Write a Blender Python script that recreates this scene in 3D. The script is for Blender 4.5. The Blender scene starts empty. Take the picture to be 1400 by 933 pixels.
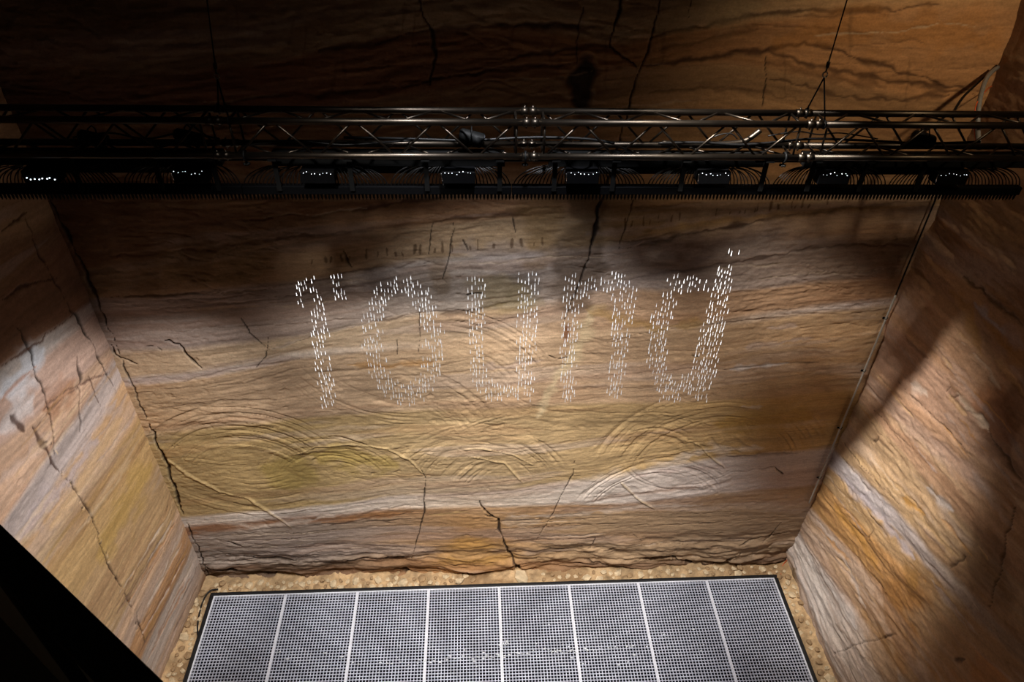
import bpy, bmesh, math, random
import numpy as np
from mathutils import Vector, Matrix, noise as mnoise

random.seed(7)
rng = np.random.default_rng(11)
scene = bpy.context.scene
COL = scene.collection

# ------------------------------------------------------------------ camera solution (metres, z up, back wall at y=0)
FPX = 982.98
CAM = np.array([-0.231, -6.1863, 9.1372])
PITCH, YAW, ROLL = 0.6632, 0.0587, 0.0194


def basis():
    cp, sp, cy, sy = math.cos(PITCH), math.sin(PITCH), math.cos(YAW), math.sin(YAW)
    f = np.array([sy*cp, cy*cp, -sp]); r = np.array([cy, -sy, 0.0]); u = np.cross(r, f)
    c, s = math.cos(ROLL), math.sin(ROLL)
    return c*r + s*u, -s*r + c*u, f


R_, U_, F_ = basis()


def unp(px, py, n, d):
    """survey a point: where the sight line through a pixel meets the plane n.P = d"""
    ray = F_ + R_*(px-700)/FPX - U_*(py-466.5)/FPX
    n = np.asarray(n, float)
    return CAM + ray*((d - n@CAM)/(n@ray))


PL_BACK = ((0, 1, 0), 0.0)
PL_LEFT = ((1, -0.12, 0), -4.16)
PL_RIGHT = ((1, 0.02, 0), 4.29)


def proj(P):
    d = np.asarray(P, float)-CAM
    z = d@F_
    return 700+FPX*(d@R_)/z, 466.5-FPX*(d@U_)/z


# ------------------------------------------------------------------ noise
_T = rng.random((512, 512))


def vnoise(x, y):
    xi = np.floor(x).astype(int); yi = np.floor(y).astype(int)
    fx = x-xi; fy = y-yi
    fx = fx*fx*fx*(fx*(fx*6-15)+10); fy = fy*fy*fy*(fy*(fy*6-15)+10)
    a = _T[xi & 511, yi & 511]; b = _T[(xi+1) & 511, yi & 511]
    c = _T[xi & 511, (yi+1) & 511]; d = _T[(xi+1) & 511, (yi+1) & 511]
    return ((a*(1-fx)+b*fx)*(1-fy)+(c*(1-fx)+d*fx)*fy)*2-1


def fbm(x, y, o=4, g=0.5):
    s = np.zeros(np.broadcast(x, y).shape); a = 1.0; t = 0
    for i in range(o):
        s += a*vnoise(x*2**i+17.3*i, y*2**i+9.1*i); t += a; a *= g
    return s/t*1.6


def sstep(a, b, x):
    t = np.clip((x-a)/(b-a), 0, 1)
    return t*t*(3-2*t)


def lin(c):
    c = np.asarray(c, float)/255
    return np.where(c <= 0.04045, c/12.92, ((c+0.055)/1.055)**2.4)


# ------------------------------------------------------------------ materials
def nodemat(name):
    m = bpy.data.materials.new(name); m.use_nodes = True
    nt = m.node_tree
    return m, nt, nt.nodes['Principled BSDF']


def simple(name, rgb, rough=0.5, metal=0.0, var=0.12, scale=30, bump=0.0, spec=0.5, emit=None, es=0):
    m, nt, b = nodemat(name)
    l = lin(rgb)
    tc = nt.nodes.new('ShaderNodeTexCoord'); nz = nt.nodes.new('ShaderNodeTexNoise')
    nz.inputs['Scale'].default_value = scale; nz.inputs['Detail'].default_value = 4
    nt.links.new(tc.outputs['Object'], nz.inputs['Vector'])
    cr = nt.nodes.new('ShaderNodeValToRGB')
    cr.color_ramp.elements[0].position = 0.3; cr.color_ramp.elements[1].position = 0.7
    cr.color_ramp.elements[0].color = (*(l*(1-var)), 1); cr.color_ramp.elements[1].color = (*np.minimum(l*(1+var), 1), 1)
    nt.links.new(nz.outputs['Fac'], cr.inputs['Fac']); nt.links.new(cr.outputs['Color'], b.inputs['Base Color'])
    b.inputs['Roughness'].default_value = rough; b.inputs['Metallic'].default_value = metal
    b.inputs['Specular IOR Level'].default_value = spec
    if bump:
        bp = nt.nodes.new('ShaderNodeBump'); bp.inputs['Strength'].default_value = bump; bp.inputs['Distance'].default_value = 0.01
        nt.links.new(nz.outputs['Fac'], bp.inputs['Height']); nt.links.new(bp.outputs['Normal'], b.inputs['Normal'])
    if emit is not None:
        b.inputs['Emission Color'].default_value = (*emit, 1); b.inputs['Emission Strength'].default_value = es
    return m


def stone_mat(name, stretch):
    m, nt, b = nodemat(name)
    N = nt.nodes.new
    at = N('ShaderNodeAttribute'); at.attribute_name = 'strata'
    tc = N('ShaderNodeTexCoord'); mp = N('ShaderNodeMapping'); mp.inputs['Scale'].default_value = stretch
    nt.links.new(tc.outputs['Object'], mp.inputs['Vector'])
    n1 = N('ShaderNodeTexNoise'); n1.inputs['Scale'].default_value = 16; n1.inputs['Detail'].default_value = 8; n1.inputs['Roughness'].default_value = 0.68
    n2 = N('ShaderNodeTexNoise'); n2.inputs['Scale'].default_value = 60; n2.inputs['Detail'].default_value = 5
    nt.links.new(mp.outputs['Vector'], n1.inputs['Vector']); nt.links.new(tc.outputs['Object'], n2.inputs['Vector'])
    mr = N('ShaderNodeMapRange'); mr.inputs[1].default_value = 0.25; mr.inputs[2].default_value = 0.75; mr.inputs[3].default_value = 0.80; mr.inputs[4].default_value = 1.2
    nt.links.new(n1.outputs['Fac'], mr.inputs[0])
    mr2 = N('ShaderNodeMapRange'); mr2.inputs[1].default_value = 0.3; mr2.inputs[2].default_value = 0.7; mr2.inputs[3].default_value = 0.88; mr2.inputs[4].default_value = 1.1
    nt.links.new(n2.outputs['Fac'], mr2.inputs[0])
    mu = N('ShaderNodeMath'); mu.operation = 'MULTIPLY'
    nt.links.new(mr.outputs[0], mu.inputs[0]); nt.links.new(mr2.outputs[0], mu.inputs[1])
    vm = N('ShaderNodeVectorMath'); vm.operation = 'SCALE'
    nt.links.new(at.outputs['Color'], vm.inputs[0]); nt.links.new(mu.outputs[0], vm.inputs['Scale'])
    nt.links.new(vm.outputs[0], b.inputs['Base Color'])
    b.inputs['Roughness'].default_value = 0.78; b.inputs['Specular IOR Level'].default_value = 0.3
    ad = N('ShaderNodeMath'); ad.operation = 'ADD'
    nt.links.new(n1.outputs['Fac'], ad.inputs[0])
    m3 = N('ShaderNodeMath'); m3.operation = 'MULTIPLY'; m3.inputs[1].default_value = 0.35
    nt.links.new(n2.outputs['Fac'], m3.inputs[0]); nt.links.new(m3.outputs[0], ad.inputs[1])
    bp = N('ShaderNodeBump'); bp.inputs['Strength'].default_value = 0.28; bp.inputs['Distance'].default_value = 0.010
    nt.links.new(ad.outputs[0], bp.inputs['Height']); nt.links.new(bp.outputs['Normal'], b.inputs['Normal'])
    return m


M = dict(
    back=stone_mat('sandstone_back', (0.6, 1, 2.4)),
    side=stone_mat('sandstone_side', (1, 0.8, 1.7)),
    soil=stone_mat('sandy_soil', (1, 1, 1)),
    truss=simple('truss_tube', (66, 59, 52), 0.40, 1.0, 0.15, 14),
    steel=simple('bright_steel', (190, 190, 190), 0.22, 1.0, 0.08),
    black=simple('black_enamel', (9, 9, 9), 0.6, 0, 0.2, spec=0.12),
    blackplastic=simple('black_plastic', (3, 3, 4), 0.65, 0, 0.2, spec=0.06),
    hose=simple('black_hose', (9, 8, 8), 0.5, 0, 0.15, spec=0.2),
    rubber=simple('black_liner', (9, 9, 12), 0.55, 0, 0.2),
    led=simple('indicator_led', (235, 240, 255), 0.3, 0, 0.02, emit=(0.8, 0.9, 1.0), es=3.0),
    chrome=simple('fitting_chrome', (225, 225, 228), 0.12, 1.0, 0.03),
    grate=simple('grate_plastic', (194, 197, 212), 0.45, 0, 0.06, 12),
    gratef=simple('grate_rim', (226, 227, 236), 0.4, 0, 0.04, 12),
    drop=None, stone=None,
    grey=simple('grey_conduit', (168, 162, 152), 0.5, 0, 0.12),
    greyhose=simple('grey_hose', (120, 116, 112), 0.5, 0, 0.12),
    orange=simple('orange_cable', (205, 80, 25), 0.5, 0, 0.1),
    rail=simple('handrail_black', (6, 6, 6), 0.55, 0, 0.2, spec=0.2),
    panel=simple('balustrade_panel', (150, 142, 128), 0.5, 0, 0.15, 6, spec=0.3),
    deck=simple('walkway_deck', (34, 32, 30), 0.7, 0, 0.2, 20),
    lens=simple('lamp_lens', (60, 62, 66), 0.1, 0, 0.05),
)
# water
m, nt, b = nodemat('water_drop')
b.inputs['Base Color'].default_value = (0.95, 0.97, 1, 1); b.inputs['Roughness'].default_value = 0.08
b.inputs['IOR'].default_value = 1.33; b.inputs['Transmission Weight'].default_value = 0.25
b.inputs['Specular IOR Level'].default_value = 1.0
M['drop'] = m
m, nt, b = nodemat('basin_water')
b.inputs['Base Color'].default_value = (0.002, 0.003, 0.010, 1); b.inputs['Roughness'].default_value = 0.06; b.inputs['IOR'].default_value = 1.33
nz = nt.nodes.new('ShaderNodeTexNoise'); nz.inputs['Scale'].default_value = 14; nz.inputs['Detail'].default_value = 3
bp = nt.nodes.new('ShaderNodeBump'); bp.inputs['Strength'].default_value = 0.25; bp.inputs['Distance'].default_value = 0.02
tc = nt.nodes.new('ShaderNodeTexCoord'); nt.links.new(tc.outputs['Object'], nz.inputs['Vector'])
nt.links.new(nz.outputs['Fac'], bp.inputs['Height']); nt.links.new(bp.outputs['Normal'], b.inputs['Normal'])
M['water'] = m
M['stone'] = simple('rubble_stone', (206, 182, 146), 0.85, 0, 0.3, 18, 0.5)
M['stonedark'] = simple('rubble_stone_dark', (160, 130, 94), 0.85, 0, 0.3, 18, 0.5)


# ------------------------------------------------------------------ object helpers
def link(name, bm, mat, parent=None, smooth=True):
    me = bpy.data.meshes.new(name)
    bm.to_mesh(me); bm.free()
    me.materials.append(mat)
    if smooth:
        me.polygons.foreach_set('use_smooth', [True]*len(me.polygons))
    o = bpy.data.objects.new(name, me); COL.objects.link(o)
    if parent: o.parent = parent
    return o


def tag(o, label, cat, group=None, kind=None):
    o['label'] = label; o['category'] = cat
    if group: o['group'] = group
    if kind: o['kind'] = kind
    return o


def empty(name, loc, label, cat, group=None):
    o = bpy.data.objects.new(name, None); COL.objects.link(o); o.location = loc
    o.empty_display_size = 0.1
    return tag(o, label, cat, group)


def copy_tree(o, parent=None):
    c = o.copy(); COL.objects.link(c)
    if parent: c.parent = parent
    for ch in list(o.children): copy_tree(ch, c)
    return c


def box(bm, x0, x1, y0, y1, z0, z1, bev=0.0):
    r = bmesh.ops.create_cube(bm, size=1)
    for v in r['verts']:
        v.co = Vector(((x0+x1)/2+v.co.x*(x1-x0), (y0+y1)/2+v.co.y*(y1-y0), (z0+z1)/2+v.co.z*(z1-z0)))
    if bev:
        es = list({e for v in r['verts'] for e in v.link_edges})
        bmesh.ops.bevel(bm, geom=es, offset=bev, segments=2, affect='EDGES', profile=0.5)


def tube(bm, pts, rad, seg=8, caps=True):
    pts = [Vector(p) for p in pts]
    n = len(pts); rings = []
    up = None
    for i, p in enumerate(pts):
        t = (pts[min(i+1, n-1)]-pts[max(i-1, 0)]).normalized()
        if up is None:
            a = Vector((0, 0, 1)) if abs(t.z) < 0.9 else Vector((1, 0, 0))
            s = t.cross(a).normalized()
        else:
            s = (up - t*up.dot(t)).normalized()
        up = s
        w = t.cross(s)
        r = rad[i] if isinstance(rad, (list, tuple)) else rad
        rings.append([bm.verts.new(p+(s*math.cos(2*math.pi*k/seg)+w*math.sin(2*math.pi*k/seg))*r) for k in range(seg)])
    for i in range(n-1):
        for k in range(seg):
            bm.faces.new((rings[i][k], rings[i][(k+1) % seg], rings[i+1][(k+1) % seg], rings[i+1][k]))
    if caps:
        bm.faces.new(rings[0][::-1]); bm.faces.new(rings[-1])


def mk(fn):
    bm = bmesh.new(); fn(bm); bmesh.ops.recalc_face_normals(bm, faces=bm.faces); return bm


def grid_obj(name, X, Y, Z, colr, mat, flip=False, kind='structure', mask=None):
    nu, nv = X.shape
    co = np.stack([X, Y, Z], -1).reshape(-1, 3)
    i = np.arange(nu*nv).reshape(nu, nv)
    q = np.stack([i[:-1, :-1], i[1:, :-1], i[1:, 1:], i[:-1, 1:]], -1).reshape(-1, 4)
    if flip: q = q[:, ::-1]
    if mask is not None: q = q[mask.reshape(-1)]
    me = bpy.data.meshes.new(name)
    me.vertices.add(len(co)); me.vertices.foreach_set('co', co.ravel().astype(np.float32))
    me.loops.add(q.size); me.loops.foreach_set('vertex_index', np.ascontiguousarray(q).ravel().astype(np.int32))
    me.polygons.add(len(q)); me.polygons.foreach_set('loop_start', np.arange(0, q.size, 4, dtype=np.int32))
    me.polygons.foreach_set('use_smooth', np.ones(len(q), bool))
    me.update(calc_edges=True)
    a = me.attributes.new('strata', 'FLOAT_COLOR', 'POINT')
    c4 = np.ones((len(co), 4), np.float32); c4[:, :3] = colr.reshape(-1, 3)
    a.data.foreach_set('color', c4.ravel())
    me.materials.append(mat)
    o = bpy.data.objects.new(name, me); COL.objects.link(o); o['kind'] = kind
    return o


# ------------------------------------------------------------------ sandstone
TAN = (182, 142, 96); CREAM = (204, 170, 124); OCHRE = (180, 138, 70); YEL = (178, 142, 74); LILAC = (186, 164, 154)
PALE = (208, 190, 174); RUST = (152, 104, 64); ORANGE = (184, 132, 64); BROWN = (122, 84, 52); DKBR = (70, 48, 34)
PINK = (186, 138, 106); GREY = (156, 138, 124); SAND = (190, 154, 106); BLUEW = (196, 192, 194); GOLD = (186, 132, 58)


class Stone:
    """strata, cracks, saw scars and relief for one rock face, in its own (u, z) coordinates"""

    def __init__(s, us, vs, pl, axis):
        s.us, s.vs, s.pl, s.axis = us, vs, pl, axis
        s.U, s.V = np.meshgrid(us, vs, indexing='ij')
        s.D = np.zeros_like(s.U)

    def q(s, px, py):
        P = unp(px, py, *s.pl)
        return (P[0] if s.axis == 'x' else -P[1]), P[2]

    def strata(s, bounds, cols, colpx, seed, linear=False, warp=1.0, rel=1.0):
        U, V = s.U, s.V
        F = []
        for b in bounds:
            if np.isscalar(b): F.append(np.full(len(s.us), float(b))); continue
            pts = sorted(s.q(*p) for p in b)
            pu = np.array([p[0] for p in pts]); pz = np.array([p[1] for p in pts])
            if linear: F.append(np.polyval(np.polyfit(pu, pz, 1), s.us))
            else: F.append(np.interp(s.us, pu, pz))
        F = np.array(F)
        for k in range(1, len(F)): F[k] = np.maximum(F[k], F[k-1]+0.02)
        w = warp*(0.05*fbm(U*0.8+seed, V*1.3, 3)+0.016*fbm(U*3+seed, V*9, 3))
        Vw = V+w
        idx = np.zeros_like(U)
        for k in range(len(F)-1):
            idx += np.clip((Vw-F[k][:, None])/(F[k+1]-F[k])[:, None], 0, 1)
        idx = np.clip(idx, 0, len(F)-1.001)
        hm = F.mean(1)
        s.S = np.interp(idx, np.arange(len(F)), hm)+np.clip(Vw-F[-1][:, None], 0, None)
        cu = np.array([s.q(*p)[0] for p in colpx]); o = np.argsort(cu); cu = cu[o]
        C = np.zeros((len(cols), len(s.us), 3))
        for k, cl in enumerate(cols):
            if isinstance(cl[0], (int, float)): cl = [cl]*len(colpx)
            L = np.array([lin(c) for c in cl])[o]
            for ch in range(3): C[k, :, ch] = np.interp(s.us, cu, L[:, ch])
        k0 = np.floor(idx).astype(int); fr = idx-k0
        thick = (F[1:]-F[:-1])
        ui = np.broadcast_to(np.arange(len(s.us))[:, None], U.shape)
        sm = np.clip(0.035/thick[k0, ui], 0.02, 0.5)
        dn = np.maximum(k0-1, 0); upk = np.minimum(k0+1, len(cols)-1)
        wl = 0.5*(1-np.clip(fr/sm, 0, 1)); wu = 0.5*(1-np.clip((1-fr)/sm, 0, 1))
        col = C[k0, ui]*(1-wl-wu)[..., None]+C[dn, ui]*wl[..., None]+C[upk, ui]*wu[..., None]
        S = s.S
        lam = fbm(U*0.35+seed, S*7, 4); fine = fbm(U*0.9+seed*2, S*34, 3); big = fbm(U*0.5+3*seed, S*1.6+4, 3)
        col = col*(1+0.15*lam+0.13*fine+0.10*big)[..., None]
        rust = sstep(0.28, 0.62, fbm(U*0.45+5.7+seed, S*5+3, 4))*0.24
        lil = sstep(0.22, 0.6, fbm(U*0.4+9.7+seed, S*4.2+31, 4))*0.3
        line = np.exp(-(np.abs(fbm(U*0.3+seed+1, S*4.5+11, 3))/0.035)**2)*sstep(-0.1, 0.4, fbm(U*0.9+seed, S*2+7, 2))*0.28
        for a, c in ((lil, LILAC), (rust, (146, 92, 48)), (line, (84, 56, 38))):
            col = col*(1-a[..., None])+lin(c)*a[..., None]
        lum = (col@np.array([.3, .59, .11]))[..., None]
        s.col = np.clip((lum+(col-lum)*0.80)*1.08, 0.01, 0.85)
        grit = fbm(U*5+seed, S*30, 3)
        cut = np.exp(-(fbm(U*1.1+seed*1.7, (V+0.18*U)*9+fbm(U*2, V*2, 2)*.6, 3)/0.07)**2)*sstep(-.1, .5, fbm(U*.8, V*.9+seed, 2))
        s.D += 0.03*fbm(U*0.5+seed, V*0.6, 3)+0.0035*fbm(U*0.9, S*10+seed, 4)+rel*(0.0032*grit+0.0036*fbm(U*12, V*17+seed, 4, .65)-0.007*cut)

    def stroke(s, px, width, color=None, alpha=1.0, depth=0.0, jit=0.5, soft=0.6, taper=True):
        p = np.array([s.q(*a) for a in px])
        pad = width*4+0.06
        iu = np.where((s.us > p[:, 0].min()-pad) & (s.us < p[:, 0].max()+pad))[0]
        iv = np.where((s.vs > p[:, 1].min()-pad) & (s.vs < p[:, 1].max()+pad))[0]
        if len(iu) < 2 or len(iv) < 2: return
        sl = np.ix_(iu, iv)
        u, v = s.U[sl], s.V[sl]
        ju = u+min(jit*width*1.5, .02)*fbm(u*9, v*9+3, 3); jv = v+min(jit*width*1.5, .02)*fbm(u*9+40, v*9, 3)
        best = np.full(u.shape, 9.0); tt = np.zeros(u.shape)
        L = np.r_[0, np.cumsum(np.hypot(*np.diff(p, axis=0).T))]
        for i in range(len(p)-1):
            d = p[i+1]-p[i]; l2 = d@d+1e-12
            t = np.clip(((ju-p[i, 0])*d[0]+(jv-p[i, 1])*d[1])/l2, 0, 1)
            dd = np.hypot(ju-p[i, 0]-t*d[0], jv-p[i, 1]-t*d[1])
            m_ = dd < best
            best = np.where(m_, dd, best); tt = np.where(m_, (L[i]+t*(L[i+1]-L[i]))/L[-1], tt)
        w = width*np.maximum(0.2, 0.65+0.5*fbm(u*6+7, v*6, 2))
        if taper: w = w*np.clip(np.minimum(tt, 1-tt)*5+0.3, 0.3, 1)
        a = 1-sstep(w*(1-soft), w*(1+soft)+1e-4, best)
        if color is not None:
            s.col[sl] = s.col[sl]*(1-(a*alpha)[..., None])+lin(color)*(a*alpha)[..., None]
        s.D[sl] -= depth*a

    def patch(s, px, py, ru, rv, color, alpha=0.6, depth=0, rough=0.5, tilt=0.0):
        cu, cv = s.q(px, py)
        du = (s.U-cu); dv = (s.V-cv)-tilt*du
        r = np.hypot(du/ru, dv/rv)+rough*fbm(s.U*2.5+px, s.V*4+py, 4)
        a = (1-sstep(0.6, 1.1, r))*alpha
        s.col = s.col*(1-a[..., None])+lin(color)*a[..., None]
        s.D -= depth*a

    def arcs(s, px, py, r0, r1, t0, t1, amp, freq, seed, sq=1.0):
        cu, cv = s.q(px, py)
        du, dv = s.U-cu, (s.V-cv)*sq
        r = np.hypot(du, dv); th = np.degrees(np.arctan2(dv, du)) % 360
        m_ = sstep(r0-0.05, r0+0.08, r)*(1-sstep(r1-0.08, r1+0.05, r))*sstep(t0, t0+18, th)*(1-sstep(t1-18, t1, th))
        n1 = vnoise(r*freq+seed*7, np.full_like(r, seed*3.3)+th*0.012); n2 = vnoise(r*freq*1.6+seed, th*0.014+seed)
        h = 0.45*n1-1.0*np.exp(-(n1/0.16)**2)-0.7*np.exp(-(n2/0.14)**2)+.5
        m_ = m_*np.clip(0.75+0.6*fbm(s.U*1.5+seed, s.V*1.5, 2), 0, 1.3)
        s.D += 1.4*amp*h*m_
        s.col *= (1+0.05*h*m_)[..., None]

    def pits(s, n, seed, vmax):
        r = np.random.default_rng(seed)
        for i in range(n):
            cu = r.uniform(s.us[0], min(s.us[-1], 5)); cv = r.uniform(0, vmax); ra = r.uniform(0.012, 0.032)
            iu = np.where(np.abs(s.us-cu) < ra*3)[0]; iv = np.where(np.abs(s.vs-cv) < ra*2)[0]
            if len(iu) < 2 or len(iv) < 2: continue
            sl = np.ix_(iu, iv)
            d = np.hypot((s.U[sl]-cu)/1.8, s.V[sl]-cv)/ra+0.4*fbm(s.U[sl]*30, s.V[sl]*30, 2)
            a = 1-sstep(0.5, 1, d)
            s.D[sl] -= a*r.uniform(0.003, 0.010)


XS = [100, 250, 400, 550, 700, 850, 1000, 1150, 1260]
def row(*ys): return list(zip(XS, ys))


# ---------------- back wall
us = np.concatenate([np.arange(-4.75, -4.35, 0.05), np.arange(-4.35, 4.5, 0.0098), np.arange(4.5, 4.8, 0.05)])
vs = np.concatenate([np.arange(-0.25, 8.3, 0.0115), np.arange(8.3, 11.01, 0.1)])
B = Stone(us, vs, PL_BACK, 'x')
bounds = [-0.3,
          row(778, 775, 775, 766, 772, 770, 768, 752, 740),
          row(740, 733, 716, 705, 705, 700, 697, 690, 680),
          row(725, 720, 709, 694, 692, 688, 672, 658, 650),
          row(708, 708, 696, 677, 670, 650, 622, 612, 605),
          row(600, 590, 572, 560, 558, 552, 545, 535, 530),
          row(535, 520, 490, 478, 470, 460, 445, 425, 415),
          row(525, 510, 481, 470, 461, 452, 437, 415, 405),
          row(480, 478, 462, 434, 423, 395, 400, 385, 375),
          row(415, 404, 385, 361, 350, 330, 310, 290, 283),
          row(372, 351, 325, 312, 303, 290, 280, 272, 268),
          row(290, 285, 280, 276, 272, 262, 250, 240, 236),
          row(160, 155, 146, 132, 112, 94, 85, 112, 132),
          row(108, 100, 76, 48, 36, 60, 28, 15, 8),
          row(-20, -20, -25, -30, -40, -45, -50, -60, -60), 10.0, 11.2]
CP = [(140, 500), (400, 500), (630, 500), (850, 500), (1120, 500)]
cols = [
    [(104, 80, 60), (120, 92, 66), (176, 122, 56), (128, 92, 58), (112, 86, 62)],
    [GREY, (158, 134, 112), ORANGE, (184, 146, 100), (160, 128, 92)],
    [(140, 96, 62), RUST, (190, 142, 84), (178, 136, 88), (168, 134, 96)],
    [PALE, PALE, (204, 178, 150), PALE, LILAC],
    [(174, 142, 84), (178, 146, 84), (190, 156, 104), (186, 150, 92), OCHRE],
    [(180, 144, 100), (192, 158, 122), (190, 156, 116), (194, 156, 116), (176, 136, 88)],
    [LILAC, PALE, (204, 168, 128), (208, 170, 128), (180, 156, 140)],
    [(180, 146, 108), (200, 170, 134), (194, 162, 126), (194, 152, 112), (170, 124, 78)],
    [(168, 146, 134), (176, 152, 138), (164, 146, 130), (176, 154, 140), (160, 126, 96)],
    [(150, 114, 74), (168, 130, 88), (172, 138, 96), (172, 138, 92), (172, 132, 84)],
    [(132, 92, 54), (138, 98, 60), (158, 112, 68), (164, 126, 82), (160, 120, 76)],
    [(120, 88, 58), (140, 102, 62), (160, 118, 72), (176, 130, 78), (176, 126, 70)],
    [(110, 78, 52), (120, 74, 40), (148, 96, 50), (180, 122, 60), (184, 126, 64)],
    [(120, 92, 62), (134, 104, 70), (156, 126, 90), (176, 140, 94), (184, 132, 72)],
    TAN, TAN]
B.strata(bounds, cols, CP, 2.3, warp=.5)
B.D += 0.05*fbm(B.U*2.2, B.S*7, 4)*(1-sstep(0.25, 1.0, B.V))
base = (1-sstep(0.08, 0.55, B.V+0.15*fbm(B.U*1.4, B.V*2, 3)))
B.D -= 0.05*base*(0.5+fbm(B.U*1.1, B.S*9+5, 4))
# saw scars of the quarrying machine
B.arcs(345, 668, 0.70, 1.5, 30, 152, 0.011, 13, 1)
B.arcs(455, 668, 0.45, 1.02, 18, 165, 0.010, 12, 2)
B.arcs(650, 672, 0.65, 1.25, 15, 150, 0.010, 11, 3)
B.arcs(965, 652, 0.95, 1.65, 15, 168, 0.011, 14, 4)
B.arcs(890, 705, 0.80, 1.2, 25, 165, 0.010, 12, 5)
B.arcs(560, 425, 1.25, 1.75, 205, 330, 0.007, 10, 6)
B.arcs(800, 470, 0.7, 1.3, 200, 320, 0.007, 11, 7)
B.arcs(950, 600, 0.75, 1.1, 200, 320, 0.007, 10, 8)
B.arcs(330, 590, 0.8, 1.6, 205, 300, 0.006, 10, 9)
B.arcs(1080, 560, 0.5, 1.1, 190, 290, 0.006, 12, 10)
B.arcs(500, 640, 1.1, 1.9, 20, 80, 0.008, 16, 12)
B.arcs(730, 690, 0.9, 1.8, 95, 160, 0.008, 15, 13)
B.arcs(880, 640, 0.5, 1.0, 20, 120, 0.007, 15, 14)
B.arcs(600, 560, 0.8, 1.5, 20, 90, 0.007, 15, 15)
B.pits(140, 5, 5.2)
ST = B.stroke
# raised pale ridges of the saw cuts
for pts, w in (([(225, 625), (255, 648), (300, 672), (340, 683), (375, 705), (400, 722)], 0.02),
               ([(395, 625), (430, 610), (480, 605), (530, 612), (560, 628), (580, 648)], 0.016),
               ([(620, 614), (660, 612), (700, 620), (728, 634)], 0.014), ([(640, 622), (690, 632), (715, 660)], 0.012),
               ([(930, 600), (955, 608), (975, 628), (992, 640)], 0.012), ([(845, 655), (870, 680), (895, 696)], 0.014)):
    ST(pts, w, (214, 186, 134), 0.45, -0.014, 0.3, 0.8)
# seams between beds
for pts, w, a in (
    ([(450, 718), (500, 710), (545, 704), (566, 700)], 0.018, .75), ([(430, 707), (500, 702), (560, 690)], 0.02, .4),
    ([(150, 545), (230, 532), (330, 525), (420, 500)], 0.010, .4), ([(215, 560), (300, 548), (380, 546)], 0.010, .6),
    ([(250, 522), (330, 500), (390, 495), (430, 484)], 0.012, .45), ([(368, 478), (430, 460), (511, 442), (588, 428), (660, 424), (720, 412), (757, 409)], 0.016, .55),
    ([(600, 432), (650, 426), (690, 418)], 0.03, .5),
    ([(150, 408), (220, 404), (330, 398), (430, 385), (490, 372), (545, 366), (592, 360)], 0.015, .6),
    ([(190, 424), (290, 418), (400, 404), (500, 392)], 0.018, .4),
    ([(150, 352), (240, 345), (300, 338), (393, 326), (511, 316), (616, 306)], 0.028, .45),
    ([(480, 290), (510, 286), (545, 279), (600, 274)], 0.03, .7), ([(600, 306), (660, 300), (705, 296), (750, 284)], 0.022, .65),
    ([(855, 340), (900, 330), (960, 316), (1010, 310), (1045, 302)], 0.026, .6), ([(960, 316), (1000, 310), (1080, 296), (1150, 286), (1240, 276)], 0.03, .5),
    ([(860, 383), (930, 370), (1010, 360), (1075, 350)], 0.02, .55), ([(1075, 350), (1110, 340), (1180, 334), (1245, 336)], 0.02, .5),
    ([(640, 448), (690, 440), (757, 420)], 0.01, .4), ([(830, 470), (880, 456), (960, 445), (1060, 436)], 0.012, .5),
    ([(990, 505), (1050, 498), (1120, 494)], 0.012, .6), ([(770, 560), (840, 566), (880, 562), (910, 555)], 0.008, .45),
    ([(560, 672), (640, 664), (720, 655), (800, 650)], 0.008, .4),
    ([(780, 690), (840, 682), (900, 672), (980, 662)], 0.03, .35), ([(860, 628), (930, 622), (1000, 624), (1100, 618)], 0.02, .45),
    ([(940, 630), (975, 642), (1010, 645), (1060, 638)], 0.014, .5),
    ([(700, 34), (791, 36), (840, 37)], 0.03, .6), ([(436, 68), (507, 59), (586, 40), (721, 32), (793, 36)], 0.03, .5),
    ([(888, 56), (911, 43), (957, 37), (1014, 24), (1050, 22), (1112, 14), (1190, 14), (1283, 5)], 0.028, .75),
    ([(700, 82), (769, 69), (814, 63), (834, 64)], 0.02, .7), ([(877, 89), (957, 83), (1020, 70), (1043, 73), (1068, 62), (1097, 60), (1134, 65), (1174, 79), (1236, 99), (1299, 118), (1340, 124)], 0.024, .85),
    ([(1050, 71), (1112, 89), (1159, 99), (1236, 113), (1336, 128)], 0.03, .7), ([(1050, 106), (1112, 120), (1174, 135), (1236, 134), (1310, 127)], 0.025, .7),
    ([(1050, 86), (1130, 104), (1210, 120)], 0.05, .4), ([(1000, 40), (1080, 33), (1200, 50)], 0.02, .4),
    ([(540, 118), (620, 106), (700, 94), (790, 88)], 0.02, .6), ([(400, 134), (520, 122), (590, 116)], 0.03, .6),
    ([(900, 68), (980, 52), (1060, 38)], 0.02, .45), ([(890, 130), (960, 122), (1040, 128), (1100, 138)], 0.02, .4)):
    ST(pts, w, (66, 40, 26), a, 0.006, 0.7, 0.9)
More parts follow.
